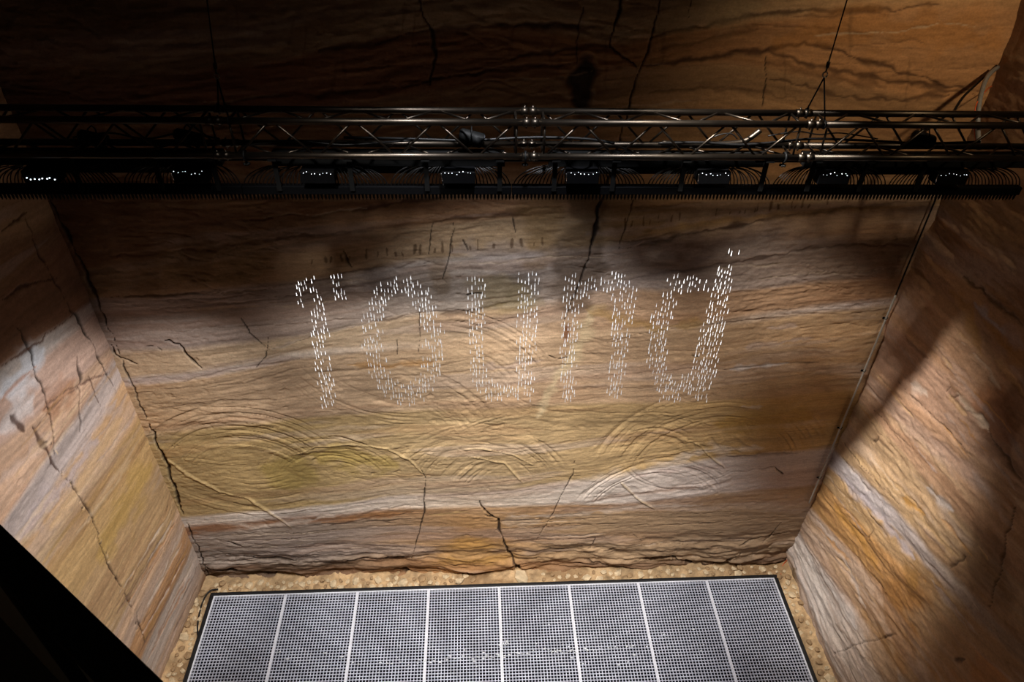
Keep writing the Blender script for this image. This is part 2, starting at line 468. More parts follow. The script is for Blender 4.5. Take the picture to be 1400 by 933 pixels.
# light and coloured streaks
for pts, w, c, a in (
    ([(255, 712), (300, 712), (350, 722), (420, 712), (500, 692), (570, 680)], 0.07, PALE, .7), ([(265, 726), (340, 738), (440, 720)], 0.05, GREY, .6),
    ([(780, 664), (840, 650), (900, 640), (965, 616), (1040, 612)], 0.10, PALE, .6), ([(870, 650), (950, 640), (1040, 638)], 0.05, LILAC, .7),
    ([(770, 690), (860, 676), (960, 664)], 0.05, RUST, .35), ([(700, 706), (780, 704), (880, 692), (960, 690)], 0.05, PALE, .5),
    ([(690, 715), (735, 712)], 0.16, (190, 166, 142), .6), ([(440, 715), (500, 706), (560, 700)], 0.05, (172, 118, 70), .6),
    ([(585, 705), (640, 700)], 0.03, (214, 180, 120), .5), ([(1000, 505), (1030, 500), (1075, 496)], 0.05, (214, 206, 204), .75), ([(1020, 475), (1060, 470), (1110, 462)], 0.05, LILAC, .6),
    ([(1050, 450), (1090, 447)], 0.05, LILAC, .55), ([(1015, 555), (1040, 554)], 0.03, PALE, .7),
    ([(150, 528), (210, 520), (262, 515), (330, 500), (430, 484)], 0.05, LILAC, .65), ([(370, 477), (430, 458), (510, 442)], 0.022, PALE, .6),
    ([(590, 480), (620, 474), (700, 470)], 0.12, (206, 174, 140), .5), ([(660, 500), (690, 505), (740, 495)], 0.06, LILAC, .5),
    ([(735, 570), (760, 520), (790, 480), (805, 440), (810, 420)], 0.09, (220, 198, 160), .65), ([(800, 420), (830, 420)], 0.05, CREAM, .6),
    ([(840, 392), (900, 380), (970, 350)], 0.10, (150, 134, 130), .5), ([(620, 345), (700, 350), (790, 345)], 0.12, (160, 146, 140), .5),
    ([(800, 320), (880, 314), (960, 300), (1050, 292)], 0.05, LILAC, .6), ([(900, 350), (1000, 332), (1080, 320)], 0.08, (150, 128, 116), .6),
    ([(800, 425), (900, 450), (970, 440)], 0.07, (186, 146, 70), .45), ([(470, 498), (530, 500), (590, 494)], 0.05, GOLD, .5),
    ([(420, 620), (480, 625), (540, 635)], 0.22, (172, 146, 66), .55), ([(980, 580), (1060, 575), (1110, 570)], 0.2, (168, 130, 52), .5),
    ([(1060, 55), (1160, 30), (1280, 40), (1360, 60)], 0.20, (182, 122, 60), .45), ([(890, 25), (960, 20), (1040, 8)], 0.12, (176, 152, 116), .5)):
    ST(pts, w, c, a, 0.002, 0.5, 0.9)
B.patch(645, 755, 0.62, 0.36, (184, 136, 66), .6, 0.02, 0.35)
B.patch(795, 340, 0.3, 0.75, (84, 62, 40), .65, 0, 0.5, 0.0)
B.patch(740, 320, 0.25, 0.4, (128, 98, 56), .5, 0, 0.5)
B.patch(722, 400, 0.22, 0.28, (104, 98, 92), .5, 0, 0.5)
B.patch(690, 410, 0.35, 0.35, (160, 140, 92), .5, 0, 0.5)
B.patch(795, 122, 0.12, 0.22, (28, 18, 12), .9, 0.03, 0.5)
B.patch(775, 455, 0.05, 0.16, (130, 76, 46), .8, 0.01, 0.5)
B.patch(390, 640, 0.4, 0.35, (160, 138, 64), .5, 0, 0.4)
B.patch(600, 380, 0.15, 0.35, (120, 96, 66), .5, 0, 0.5)
B.patch(320, 360, 0.7, 0.25, (130, 98, 52), .45, 0, 0.5)
for x in (120, 180, 260): B.patch(x, 330, 0.18, 0.6, (110, 78, 46), .5, 0, 0.5)
# dark broken rock along the foot of the wall
for pts, w, d in (([(283, 778), (330, 785), (370, 790), (420, 792)], 0.05, .07), ([(300, 760), (350, 768), (420, 770)], 0.02, .03), ([(540, 780), (565, 790)], 0.035, .05),
                  ([(870, 768), (915, 764), (950, 774), (985, 772), (1012, 758)], 0.04, .07), ([(985, 774), (1040, 772), (1075, 766)], 0.025, .04),
                  ([(1010, 745), (1040, 736), (1075, 728)], 0.012, .03), ([(700, 775), (716, 788)], 0.04, .05), ([(800, 770), (850, 778), (880, 782)], 0.03, .04),
                  ([(745, 750), (770, 755), (800, 750)], 0.01, .02), ([(440, 775), (480, 770), (520, 766)], 0.02, .03), ([(525, 768), (553, 765)], 0.018, .02),
                  ([(310, 742), (330, 748)], 0.012, .02), ([(835, 755), (842, 752)], 0.025, .03)):
    ST(pts, w, (44, 32, 24), .85, d, 0.9, 0.6)
for i in range(46):      # thin bedding seams low on the wall
    x = random.uniform(262, 1000); ln = random.uniform(40, 190); y = random.uniform(715, 782)-.02*(x-300)
    if 560 < x+ln/2 < 730: continue
    pts = [(x+ln*q_/4, y-.045*ln*q_/4+random.uniform(-1.5, 1.5)) for q_ in range(5)]
    ST(pts, random.uniform(.006, .016), random.choice([(60, 42, 30), (84, 60, 42), (206, 184, 160)]), random.uniform(.4, .75), .008, .8, .7)
for i in range(70):      # thin seams and faint iron lines over the whole face
    x = random.uniform(90, 1180); ln = random.uniform(60, 260); y = random.uniform(10, 640)-.03*(x-600)
    pts = [(x+ln*q_/4, y-random.uniform(.03, .1)*ln*q_/4+random.uniform(-1.5, 1.5)) for q_ in range(5)]
    ST(pts, random.uniform(.005, .013), random.choice([(96, 66, 44), (120, 88, 60), (206, 182, 152)]), random.uniform(.25, .6), .005, .8, .7)
# cracks
DK = (34, 22, 15)
for pts, w, d in (
    ([(856, -20), (843, 30), (835, 64), (860, 85), (873, 93)], 0.022, .03), ([(908, -20), (890, 55), (876, 92), (867, 122), (856, 160), (840, 220), (826, 270), (815, 300), (808, 335), (797, 375), (787, 400), (777, 425), (772, 442)], 0.022, .03),
    ([(822, 272), (814, 310), (807, 338)], 0.045, .03),
    ([(945, -10), (943, 22)], 0.016, .01), ([(570, -10), (588, 40), (595, 78), (588, 118)], 0.03, .02), ([(797, 10), (792, 40), (788, 60), (790, 90)], 0.012, .008),
    ([(1048, 75), (1047, 110), (1043, 150)], 0.010, .008), ([(866, 270), (862, 290), (845, 340)], 0.012, .01), ([(700, 300), (705, 320)], 0.01, .01),
    ([(655, 684), (662, 700), (680, 710), (684, 728), (690, 742), (697, 760), (712, 784)], 0.028, .06), ([(664, 706), (682, 710)], 0.03, .05),
    ([(786, 620), (783, 650), (768, 676), (752, 708), (732, 742)], 0.014, .025),
    ([(575, 640), (582, 652), (580, 672), (580, 700), (572, 735), (562, 766)], 0.014, .025),
    ([(153, 475), (162, 490), (176, 492), (186, 498)], 0.030, .05), ([(224, 466), (246, 470), (256, 486), (278, 504)], 0.026, .04), ([(196, 474), (215, 474), (222, 480)], 0.010, .02),
    ([(330, 434), (342, 455)], 0.012, .01), ([(340, 455), (350, 462), (366, 476), (364, 488), (350, 500)], 0.018, .015), ([(367, 462), (366, 478)], 0.014, .01),
    ([(470, 342), (476, 356), (482, 368)], 0.028, .02), ([(750, 488), (762, 492), (776, 490)], 0.022, .03), ([(1055 - 100, 488), (945, 486)], 0.014, .02),
    ([(592, 305), (588, 330), (585, 350)], 0.012, .01), ([(620, 308), (616, 350), (606, 385)], 0.016, .012), ([(632, 330), (640, 345)], 0.012, .01),
    ([(637, 404), (660, 404)], 0.018, .02), ([(573, 420), (575, 460), (572, 482)], 0.010, .01), ([(543, 462), (543, 486)], 0.010, .01), ([(1060, 640), (1072, 648)], 0.02, .03),
    ([(1068, 712), (1052, 735), (1040, 744)], 0.012, .02), ([(815, 736), (806, 756)], 0.010, .02), ([(866, 732), (880, 742)], 0.01, .01),
    ([(70, 275), (95, 335), (125, 400), (150, 455), (165, 485)], 0.03, .03), ([(165, 490), (182, 530), (200, 575)], 0.02, .02), ([(205, 582), (222, 620), (243, 680), (250, 705)], 0.035, .05), ([(256, 716), (272, 755), (286, 795)], 0.02, .03)):
    ST(pts, w*.62, DK, .9, d*.6, 0.8, 0.5)
# rusty stain ticks under a bed
for i in range(26):
    x = 430 + i*12.4 + random.uniform(-5, 5)
    y = np.interp(x, [430, 520, 600, 760], [362, 354, 348, 336]); h = random.uniform(5, 15)
    if random.random() < .8: ST([(x, y-h), (x+random.uniform(-2, 3), y)], random.uniform(.008, .018), (74, 48, 24), .75, .002, .3, .6)
for i in range(34):
    x = 850 + i*10 + random.uniform(-5, 5)
    y = np.interp(x, [850, 960, 1050, 1250], [312, 300, 290, 270]); h = random.uniform(5, 16)
    if random.random() < .75: ST([(x+random.uniform(0, 3), y-h), (x, y)], random.uniform(.007, .016), (80, 50, 24), .75, .002, .3, .6)
for i in range(16):     # drip stains high on the wall
    x = random.uniform(300, 1330); y = random.uniform(0, 90)
    ST([(x, y), (x+random.uniform(-10, 4), y+random.uniform(25, 70))], random.uniform(.01, .03), (92, 64, 40), .35, 0, .4, .9)
wy = -(B.D-0.0)
# the face runs a little out of true
grid_obj('wall_back', B.U, wy, B.V, B.col, M['back'], flip=False)

# ---------------- left wall
us = np.concatenate([np.arange(-0.30, 2.75, 0.0125), np.arange(2.75, 7.6, 0.12)])
vs = np.concatenate([np.arange(-0.25, 7.4, 0.0135), np.arange(7.4, 11.01, 0.12)])
L = Stone(us, vs, PL_LEFT, 'y')
lb = [-0.3, [(281, 793), (222, 930)], [(276, 778), (214, 908)], [(263, 748), (200, 882)], [(252, 727), (187, 862)], [(240, 702), (165, 850)],
      [(212, 642), (112, 806)], [(192, 566), (62, 748)], [(168, 520), (32, 736)], [(150, 508), (18, 700)], [(140, 490), (0, 610)],
      [(112, 446), (0, 540)], [(103, 430), (0, 498)], [(75, 330), (0, 400)], [(70, 300), (0, 330)], 9.0, 11.2]
lc = [(150, 108, 68), (176, 142, 112), (190, 168, 150), (182, 132, 78), (190, 152, 116), (182, 144, 92), (186, 146, 84), (194, 152, 106), (176, 158, 152), (184, 146, 116), (180, 146, 128),
      (190, 178, 172), (134, 92, 62), (140, 100, 66), TAN, TAN]
lcols = [[c] for c in lc]
L.strata(lb, [[c, c] for c in lc], [(150, 500), (0, 700)], 7.7, linear=True, warp=.6, rel=.45)
LS = L.stroke
for pts, w, c, a in (([(250, 722), (235, 752), (200, 830)], 0.045, PALE, .7), ([(262, 740), (230, 800), (196, 880)], 0.05, (186, 142, 84), .5), ([(270, 760), (240, 820), (205, 905)], 0.045, (200, 178, 160), .7),
                     ([(255, 790), (235, 830), (212, 880)], 0.03, (154, 106, 74), .7), ([(272, 775), (250, 820)], 0.02, (110, 84, 66), .6),
                     ([(132, 602), (90, 660), (30, 735)], 0.16, (176, 162, 164), .7), ([(165, 575), (120, 640), (70, 720)], 0.12, (206, 170, 122), .5), ([(205, 640), (170, 690), (140, 760)], 0.3, (184, 150, 76), .5),
                     ([(60, 480), (30, 510), (0, 540)], 0.16, (212, 214, 222), .9), ([(44, 545), (20, 570), (0, 590)], 0.10, BLUEW, .6), ([(50, 500), (25, 522), (0, 548)], 0.02, (168, 112, 78), .7),
                     ([(160, 545), (128, 585), (95, 640)], 0.08, (184, 170, 168), .6), ([(100, 520), (85, 545), (60, 560)], 0.16, (150, 98, 60), .5), ([(70, 590), (40, 625), (0, 660)], 0.10, LILAC, .5),
                     ([(200, 740), (160, 800)], 0.06, (196, 160, 120), .5), ([(230, 705), (190, 770)], 0.03, (200, 172, 140), .5)):
    LS(pts, w, c, a, 0.002, .5, .9)
for pts, w, d, c in (([(20, 440), (30, 458), (42, 480), (52, 520), (63, 540), (68, 562), (75, 590), (76, 620)], .022, .025, DK), ([(16, 568), (26, 580), (34, 588)], .045, .012, (60, 34, 24)), ([(44, 584), (58, 604), (72, 632), (82, 644)], .04, .012, (62, 36, 26)),
                     ([(82, 640), (95, 660), (106, 680), (116, 692), (127, 706), (133, 725), (138, 742)], .020, .03, (50, 32, 22)), ([(137, 742), (150, 775), (162, 800), (175, 825), (184, 838)], .016, .03, (50, 32, 22)),
                     ([(184, 838), (190, 855), (200, 880)], .016, .03, (50, 32, 22)), ([(105, 487), (110, 515), (107, 545), (112, 592)], .028, .03, (54, 40, 34)), ([(34, 300), (58, 355), (75, 385), (100, 425), (120, 458), (140, 500), (160, 540)], .022, .025, DK),
                     ([(0, 412), (30, 392), (78, 380)], .02, .01, (60, 38, 26)), ([(0, 315), (35, 290)], .02, .01, (60, 38, 26)), ([(60, 560), (90, 535), (130, 515)], .014, .01, (110, 84, 72)), ([(44, 592), (75, 556), (110, 526), (150, 508)], .012, .01, (110, 84, 72)),
                     ([(120, 510), (140, 565)], .01, .015, (80, 56, 44)), ([(230, 690), (225, 702)], .012, .01, DK), ([(0, 500), (50, 470), (100, 432)], .022, .01, (90, 52, 30))):
    LS(pts, w*.75, c, .85, d*.6, .8, .5)
for i in range(40):   # chipped rim along the long crack
    t = random.random(); x = np.interp(t, [0, .3, .6, 1], [66, 106, 140, 195]); y = np.interp(t, [0, .3, .6, 1], [600, 680, 745, 870])
    x += random.uniform(-4, 4); LS([(x, y), (x+random.uniform(-3, 3), y+random.uniform(2, 5))], random.uniform(.008, .018), (214, 186, 150) if i % 2 else DK, .7, random.uniform(-.01, .02), .8, .6)
for i in range(26):   # thin slanting laminae near the foot of the corner
    t_ = random.uniform(0, 1); a0 = (236+t_*48, 690+t_*108); ln = random.uniform(.35, 1)
    a1 = (a0[0]-(92-t_*24)*ln, a0[1]+(150-t_*10)*ln); off = random.uniform(0, .35)
    b0 = (a0[0]+(a1[0]-a0[0])*off, a0[1]+(a1[1]-a0[1])*off)
    LS([b0, ((b0[0]+a1[0])/2+random.uniform(-2, 2), (b0[1]+a1[1])/2), a1], random.uniform(.010, .03), random.choice([(206, 190, 176), (176, 118, 66), (150, 104, 72), (120, 92, 76), (200, 172, 136)]), random.uniform(.45, .8), .005, .6, .8)
for i in range(16):   # pale and lilac wisps over the face
    a0 = (random.uniform(60, 220), random.uniform(480, 700)); ln = random.uniform(.4, 1)
    LS([a0, (a0[0]-40*ln, a0[1]+58*ln), (a0[0]-84*ln, a0[1]+112*ln)], random.uniform(.01, .04), random.choice([(214, 188, 154), (176, 160, 156), (168, 130, 84), (206, 172, 124)]), random.uniform(.25, .5), .003, .6, .9)
L.pits(50, 8, 5)
L.D -= 0.06*(1-sstep(0.0, 0.25, L.U))*0.3
yl = -L.U
xl = -4.16-0.12*L.U + L.D
xl = np.where(L.U < 0, -4.16 + L.D, xl)
grid_obj('wall_left', xl, yl, L.V, L.col, M['side'], flip=True)

# ---------------- right wall
us = np.concatenate([np.arange(-0.30, 4.0, 0.0135), np.arange(4.0, 7.6, 0.12)])
Rr = Stone(us, vs, PL_RIGHT, 'y')
rb = [-0.3, [(1088, 768), (1150, 925)], [(1100, 738), (1190, 868)], [(1115, 702), (1215, 828)], [(1135, 672), (1245, 788)], [(1150, 652), (1262, 768)], [(1166, 640), (1290, 768)],
      [(1180, 562), (1400, 800)], [(1212, 512), (1400, 682)], [(1242, 462), (1400, 600)], [(1276, 410), (1400, 522)], [(1322, 380), (1400, 442)], [(1290, 300), (1390, 370)], 9.0, 11.2]
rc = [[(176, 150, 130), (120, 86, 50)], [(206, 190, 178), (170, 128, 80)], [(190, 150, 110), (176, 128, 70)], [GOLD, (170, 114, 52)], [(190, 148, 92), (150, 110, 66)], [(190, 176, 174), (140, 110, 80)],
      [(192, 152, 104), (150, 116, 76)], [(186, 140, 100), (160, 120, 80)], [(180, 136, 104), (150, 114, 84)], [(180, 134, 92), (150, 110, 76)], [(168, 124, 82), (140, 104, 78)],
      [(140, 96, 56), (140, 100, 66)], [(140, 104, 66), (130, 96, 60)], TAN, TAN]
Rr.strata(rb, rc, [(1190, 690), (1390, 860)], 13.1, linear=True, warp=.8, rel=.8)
RS = Rr.stroke
for pts, w, c, a in (([(1100, 748), (1135, 800), (1172, 858)], 0.09, (212, 200, 192), .8), ([(1118, 712), (1150, 760), (1180, 830)], 0.05, (210, 192, 178), .7), ([(1110, 760), (1130, 800), (1150, 835)], 0.05, (160, 134, 116), .5),
                     ([(1140, 690), (1175, 740), (1205, 790)], 0.09, (192, 140, 66), .6), ([(1155, 655), (1200, 705), (1250, 765)], 0.08, (192, 180, 184), .75), ([(1170, 625), (1250, 700), (1320, 770)], 0.10, (214, 176, 124), .4),
                     ([(1235, 680), (1265, 705)], 0.07, (196, 140, 52), .7), ([(1265, 665), (1300, 700)], 0.06, BLUEW, .5), ([(1200, 560), (1270, 620), (1330, 690)], 0.06, (200, 168, 132), .4), ([(1270, 600), (1320, 640), (1360, 680)], 0.10, (166, 138, 122), .5),
                     ([(1245, 525), (1265, 540)], 0.06, PALE, .6), ([(1335, 415), (1360, 445), (1398, 475)], 0.07, (156, 144, 148), .8), ([(1345, 440), (1380, 475), (1400, 500)], 0.12, (160, 112, 56), .6), ([(1300, 400), (1325, 420), (1340, 480)], 0.10, (164, 120, 56), .5),
                     ([(1345, 560), (1375, 590), (1400, 625)], 0.05, (150, 136, 130), .6), ([(1085, 800), (1105, 840), (1130, 890)], 0.06, (150, 140, 134), .6), ([(1090, 780), (1080, 790)], 0.1, (116, 92, 54), .8),
                     ([(1185, 775), (1200, 800), (1212, 826)], 0.03, (120, 80, 50), .6)):
    RS(pts, w, c, a, 0.004, .6, .9)
for p_ in ((1235, 850, .45, .5, (148, 98, 40)), (1200, 900, .4, .35, (150, 104, 44)), (1265, 800, .4, .3, (136, 94, 48)), (1290, 870, .45, .45, (170, 140, 108)), (1345, 780, .4, .4, (110, 80, 52)), (1250, 790, .2, .2, (160, 116, 56)), (1350, 570, .3, .3, (140, 84, 44)),
           (1380, 560, .2, .5, (96, 60, 36))):
    Rr.patch(*p_, alpha=.55, depth=.006, rough=.5)
for pts, w, d in (([(1190, 605), (1202, 598)], .03, .03), ([(1145, 895), (1175, 880), (1225, 868)], .012, .03), ([(1298, 778), (1320, 762)], .025, .03), ([(1186, 740), (1192, 725)], .012, .02), ([(1320, 560), (1345, 575), (1360, 610), (1400, 660)], .025, .02),
                  ([(1318, 380), (1350, 405), (1400, 445)], .03, .015), ([(1388, 690), (1372, 760), (1350, 830)], .012, .015), ([(1290, 535), (1300, 528)], .015, .02), ([(1300, 545), (1310, 540)], .015, .02), ([(1225, 520), (1290, 585), (1340, 640)], .012, .015),
                  ([(1150, 600), (1180, 640), (1230, 690)], .010, .01), ([(1180, 770), (1200, 800), (1215, 820)], .014, .02), ([(1305, 905), (1318, 900)], .03, .02), ([(1190, 560), (1222, 592), (1252, 622)], .010, .012), ([(1080, 775), (1074, 790), (1080, 810)], .02, .03)):
    RS(pts, w*.7, (56, 36, 22), .7, d*.6, .8, .6)
for i in range(60):   # flaked streaks along the bedding
    a0 = (random.uniform(1100, 1390), random.uniform(430, 860)); ln = random.uniform(.2, .9)
    k_ = random.uniform(.95, 1.15)
    RS([a0, (a0[0]+36*ln, a0[1]+40*ln*k_), (a0[0]+70*ln, a0[1]+82*ln*k_)], random.uniform(.008, .035), random.choice([(212, 190, 166), (176, 158, 150), (180, 126, 60), (136, 98, 64), (204, 166, 116), (110, 80, 58)]), random.uniform(.3, .65), random.uniform(-.006, .012), .9, .8)
Rr.pits(60, 18, 5)
Rr.D += 0.10*(1-sstep(0.15, .6, Rr.V))*(0.5+0.6*fbm(Rr.U*3, Rr.V*3, 3))*(1-sstep(.0, 2.0, Rr.U))
Rr.D += 0.007*fbm(Rr.U*4+9, Rr.S*11, 4)+0.007*np.clip(fbm(Rr.U*7, Rr.S*20+5, 3), 0, 1)
Rr.D += 0.020*fbm(Rr.U*1.2+3, Rr.S*3.5, 4)
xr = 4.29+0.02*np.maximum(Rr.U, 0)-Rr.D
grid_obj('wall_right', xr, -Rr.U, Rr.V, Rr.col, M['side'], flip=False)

# ---------------- floor: sandy strip around the basin
GX0, GX1, GY0, GY1 = -4.0, 4.0, -0.264, -2.40
xs = np.unique(np.concatenate([np.arange(-4.9, 4.9, 0.022), [GX0-.03, GX1+.03]])); ys = np.unique(np.concatenate([np.arange(-2.9, .3, 0.022), np.arange(-9, -2.9, .4), [GY0+.03]]))
X, Y = np.meshgrid(xs, ys, indexing='ij')
h = 0.012*fbm(X*3, Y*3, 3)+0.022*fbm(X*11, Y*11, 4)
chunk = vnoise(X*26, Y*26)
h += 0.02*np.clip(chunk, 0, 1)
h += np.clip((np.abs(X)-4.06)*0.35, 0, .12)*sstep(-3, -.3, Y)
fc = lin((178, 148, 110))*(1+.35*fbm(X*4, Y*4+9, 4)+.22*fbm(X*20, Y*20, 3))[..., None]
a = sstep(.1, .5, fbm(X*2+30, Y*2, 3))[..., None]
fc = fc*(1-.6*a)+lin((132, 100, 66))*.6*a
xm = (X[:-1, :-1]+X[1:, 1:])/2; ym = (Y[:-1, :-1]+Y[1:, 1:])/2
hole = (xm > GX0-.03) & (xm < GX1+.03) & (ym < GY0+.03) & (ym > GY1-.03)
grid_obj('floor', X, Y, h, np.clip(fc, .02, .8), M['soil'], mask=~hole)


# ------------------------------------------------------------------ basin and floor grate
def liner(bm):
    w = .055
    for a_ in ((GX0-w, GX1+w, GY0+.004, GY0+w), (GX0-w, GX1+w, GY1-w, GY1-.004), (GX0-w, GX0-.004, GY1, GY0), (GX1+.004, GX1+w, GY1, GY0)):
        box(bm, a_[0], a_[1], a_[2], a_[3], -.45, .055, .008)
    box(bm, GX0-w, GX1+w, GY1-w, GY0+w, -.47, -.44)


basin = tag(link('water_basin', mk(liner), M['rubber'], smooth=False), 'black lined water basin sunk in the floor under the white grate', 'basin')
wb = link('water_surface', mk(lambda bm: box(bm, GX0, GX1, GY1, GY0, -.44, -.20)), M['water'], basin, smooth=False)
wb['label'] = 'dark still water'
PW = 1.0; n = 24


def rim(bm):
    e = .019
    box(bm, .001, e, GY1, GY0, -.005, .034, .002); box(bm, PW-e, PW-.001, GY1, GY0, -.005, .034, .002)
    box(bm, e, PW-e, GY0-.016, GY0, -.005, .034, .002); box(bm, e, PW-e, GY1, GY1+.016, -.005, .034, .002)


def mesh_bars(bm):
    p_ = (PW-.02)/n
    for i in range(1, n):
        x = .01+i*p_; box(bm, x-.0046, x+.0046, GY1+.012, GY0-.012, .018, .030)
    y = GY0-.008-p_
    while y > GY1+.03:
        box(bm, .015, PW-.015, y-.0046, y+.0046, .018, .0295); y -= p_


GL = ['white gridded floor grate panel nearest the left wall', 'white gridded grate panel, second from the left wall', 'white gridded grate panel, third from the left wall', 'white gridded grate panel just left of the middle seam, fourth from left wall',
      'white gridded grate panel just right of the middle seam, fourth from right wall', 'white gridded grate panel, third from the right wall', 'white gridded grate panel, second from the right wall', 'white gridded floor grate panel nearest the right wall']
g0 = empty('grate_panel', (GX0, 0, .02), GL[0], 'grate', 'grate panels over the basin')
link('rim', mk(rim), M['gratef'], g0, False); link('grid', mk(mesh_bars), M['grate'], g0, False)
for i in range(1, 8):
    c = copy_tree(g0); c.location = (GX0+i*PW, 0, .02); c['label'] = GL[i]

# water lying and splashing on the grate below the curtain
bm = bmesh.new()
for i in range(170):
    if random.random() < .6:
        x = random.gauss(.0, 1.0); y = -1.29+.03*x+random.gauss(0, .02)
    else:
        x = random.uniform(-3, 3); y = -1.2+random.gauss(0, .13)
    r = random.uniform(.004, .011)
    mt = Matrix.Translation((x, y, .056))@Matrix.Diagonal((random.uniform(1, 3.2), 1, .45, 1))
    bmesh.ops.create_icosphere(bm, subdivisions=1, radius=r, matrix=mt)
for i in range(26):
    a_ = random.random()*6.28; rr = random.uniform(0, .045)
    bmesh.ops.create_icosphere(bm, subdivisions=1, radius=random.uniform(.004, .009), matrix=Matrix.Translation((.06+rr*math.cos(a_), -1.13+rr*math.sin(a_), .056+random.uniform(0, .03))))
tag(link('water_splash', bm, M['drop']), 'scattered water splashes lying on the middle of the white grate', 'water', kind='stuff')


# ------------------------------------------------------------------ rubble
def rock(seed, r):
    bm = bmesh.new(); bmesh.ops.create_icosphere(bm, subdivisions=1, radius=r)
    rg = random.Random(seed); s = (rg.uniform(.9, 1.5), rg.uniform(.7, 1.1), rg.uniform(.5, .8))
    off = Vector((seed*3.1, seed*1.7, 0))
    for v in bm.verts:
        d = v.co.normalized(); k = 1+.38*mnoise.noise(d*1.6+off)+.12*mnoise.noise(d*4+off)
        v.co = Vector((v.co.x*s[0]*k, v.co.y*s[1]*k, max(v.co.z*s[2]*k, -.45*r)))
    return bm


RM = [link('rubble_stone', rock(i+1, .038), M['stone'] if i % 3 else M['stonedark'], smooth=False) for i in range(6)]
protos = [o.data for o in RM]
for o in RM: bpy.data.objects.remove(o)


def stone(x, y, s, label, group):
    o = bpy.data.objects.new('rubble_stone', random.choice(protos)); COL.objects.link(o)
    zz = float(h[np.abs(xs-x).argmin(), np.abs(ys-y).argmin()])
    o.location = (x, y, zz+.008*s); o.rotation_euler = (0, 0, random.random()*6.28); o.scale = (s, s, s)
    tag(o, label, 'stone', group)


placed = []
def free(x, y, s):
    for a_ in placed:
        if math.hypot(a_[0]-x, a_[1]-y) < (a_[2]+s)*.041: return False
    placed.append((x, y, s)); return True


def strip(nn, fx, label, group):
    k = 0; t = 0
    while k < nn and t < 4000:
        t += 1; x, y, s = fx()
        if free(x, y, s): stone(x, y, s, label, group); k += 1


placed.append((.33, -.1, 2.6)); stone(.33, -.1, 2.3, 'largest rounded tan stone lying behind the middle of the grate', 'rubble behind the grate')
strip(64, lambda: (random.uniform(-4.1, -.3), random.uniform(-.17, -.04), random.uniform(.7, 1.9)), 'small tan sandstone rubble behind the left half of the grate', 'rubble behind the left half of the grate')
strip(44, lambda: (random.uniform(.6, 4.1), random.uniform(-.17, -.05), random.uniform(.6, 1.5)), 'small tan sandstone rubble behind the right half of the grate', 'rubble behind the right half of the grate')
strip(44, lambda: (random.uniform(-4.26, -4.09), random.uniform(-1.7, -.2), random.uniform(.7, 1.7)), 'small tan sandstone rubble between left wall and grate', 'rubble between left wall and grate')
strip(34, lambda: (random.uniform(4.08, 4.24), random.uniform(-1.9, -.15), random.uniform(.6, 1.6)), 'small tan sandstone rubble between right wall and grate', 'rubble between right wall and grate')

# ------------------------------------------------------------------ truss
TZ0, TZ1, TYF, TYB = 6.992, 7.243, -1.28, -1.06
SL = -0.009       # the rig hangs a hair lower to the right
TX = [-4.12, -2.02, .16, 2.20, 4.18]
TLAB = ['dark metal box truss section at the left end, by the left wall', 'dark metal box truss section left of the middle joint', 'dark metal box truss section right of the middle joint, highlights on its tubes', 'dark metal box truss section at the right end, with bright glinting diagonals']


def zr(x, z): return z+SL*x


for k in range(4):
    a_, b_ = TX[k], TX[k+1]
    t = empty('truss_section', ((a_+b_)/2, (TYF+TYB)/2, zr((a_+b_)/2, TZ0)), TLAB[k], 'truss', 'box truss sections bolted end to end')
    ox, oy, oz = t.location
    def P(x, y, z): return (x-ox, y-oy, zr(x, z)-oz)
    for y in (TYF, TYB):
        for z in (TZ0, TZ1):
            link('chord', mk(lambda bm: tube(bm, [P(a_+.05, y, z), P(b_-.05, y, z)], .0245, 16)), M['truss'], t)
            for e in (a_+.03, b_-.03):
                link('coupler', mk(lambda bm: (tube(bm, [P(e-.027, y, z), P(e+.027, y, z)], .029, 14), tube(bm, [P(e, y, z-.04), P(e, y, z+.04)], .007, 8))), M['truss'], t)
    N_ = 7; pitch = (b_-a_-.2)/N_
    for y in (TYF, TYB):
        for i in range(N_):
            x0 = a_+.1+i*pitch; zz = (TZ0, TZ1) if (i % 2 == 0) == (y == TYF) else (TZ1, TZ0)
            link('diagonal', mk(lambda bm: tube(bm, [P(x0+.01, y, zz[0]), P(x0+pitch-.01, y, zz[1])], .0085, 8)), M['truss'], t)
    for z in (TZ0, TZ1):
        for i in range(N_):
            x0 = a_+.1+i*pitch; yy = (TYF, TYB) if (i % 2 == 0) == (z == TZ1) else (TYB, TYF)
            link('diagonal', mk(lambda bm: tube(bm, [P(x0+.01, yy[0], z), P(x0+pitch-.01, yy[1], z)], .0085, 8)), M['truss'], t)
    for e in (a_+.1, b_-.1):
        for y in (TYF, TYB):
            link('end_strut', mk(lambda bm: tube(bm, [P(e, y, TZ0), P(e, y, TZ1)], .0085, 8)), M['truss'], t)
        for z in (TZ0, TZ1):
            link('end_strut', mk(lambda bm: tube(bm, [P(e, TYF, z), P(e, TYB, z)], .0085, 8)), M['truss'], t)

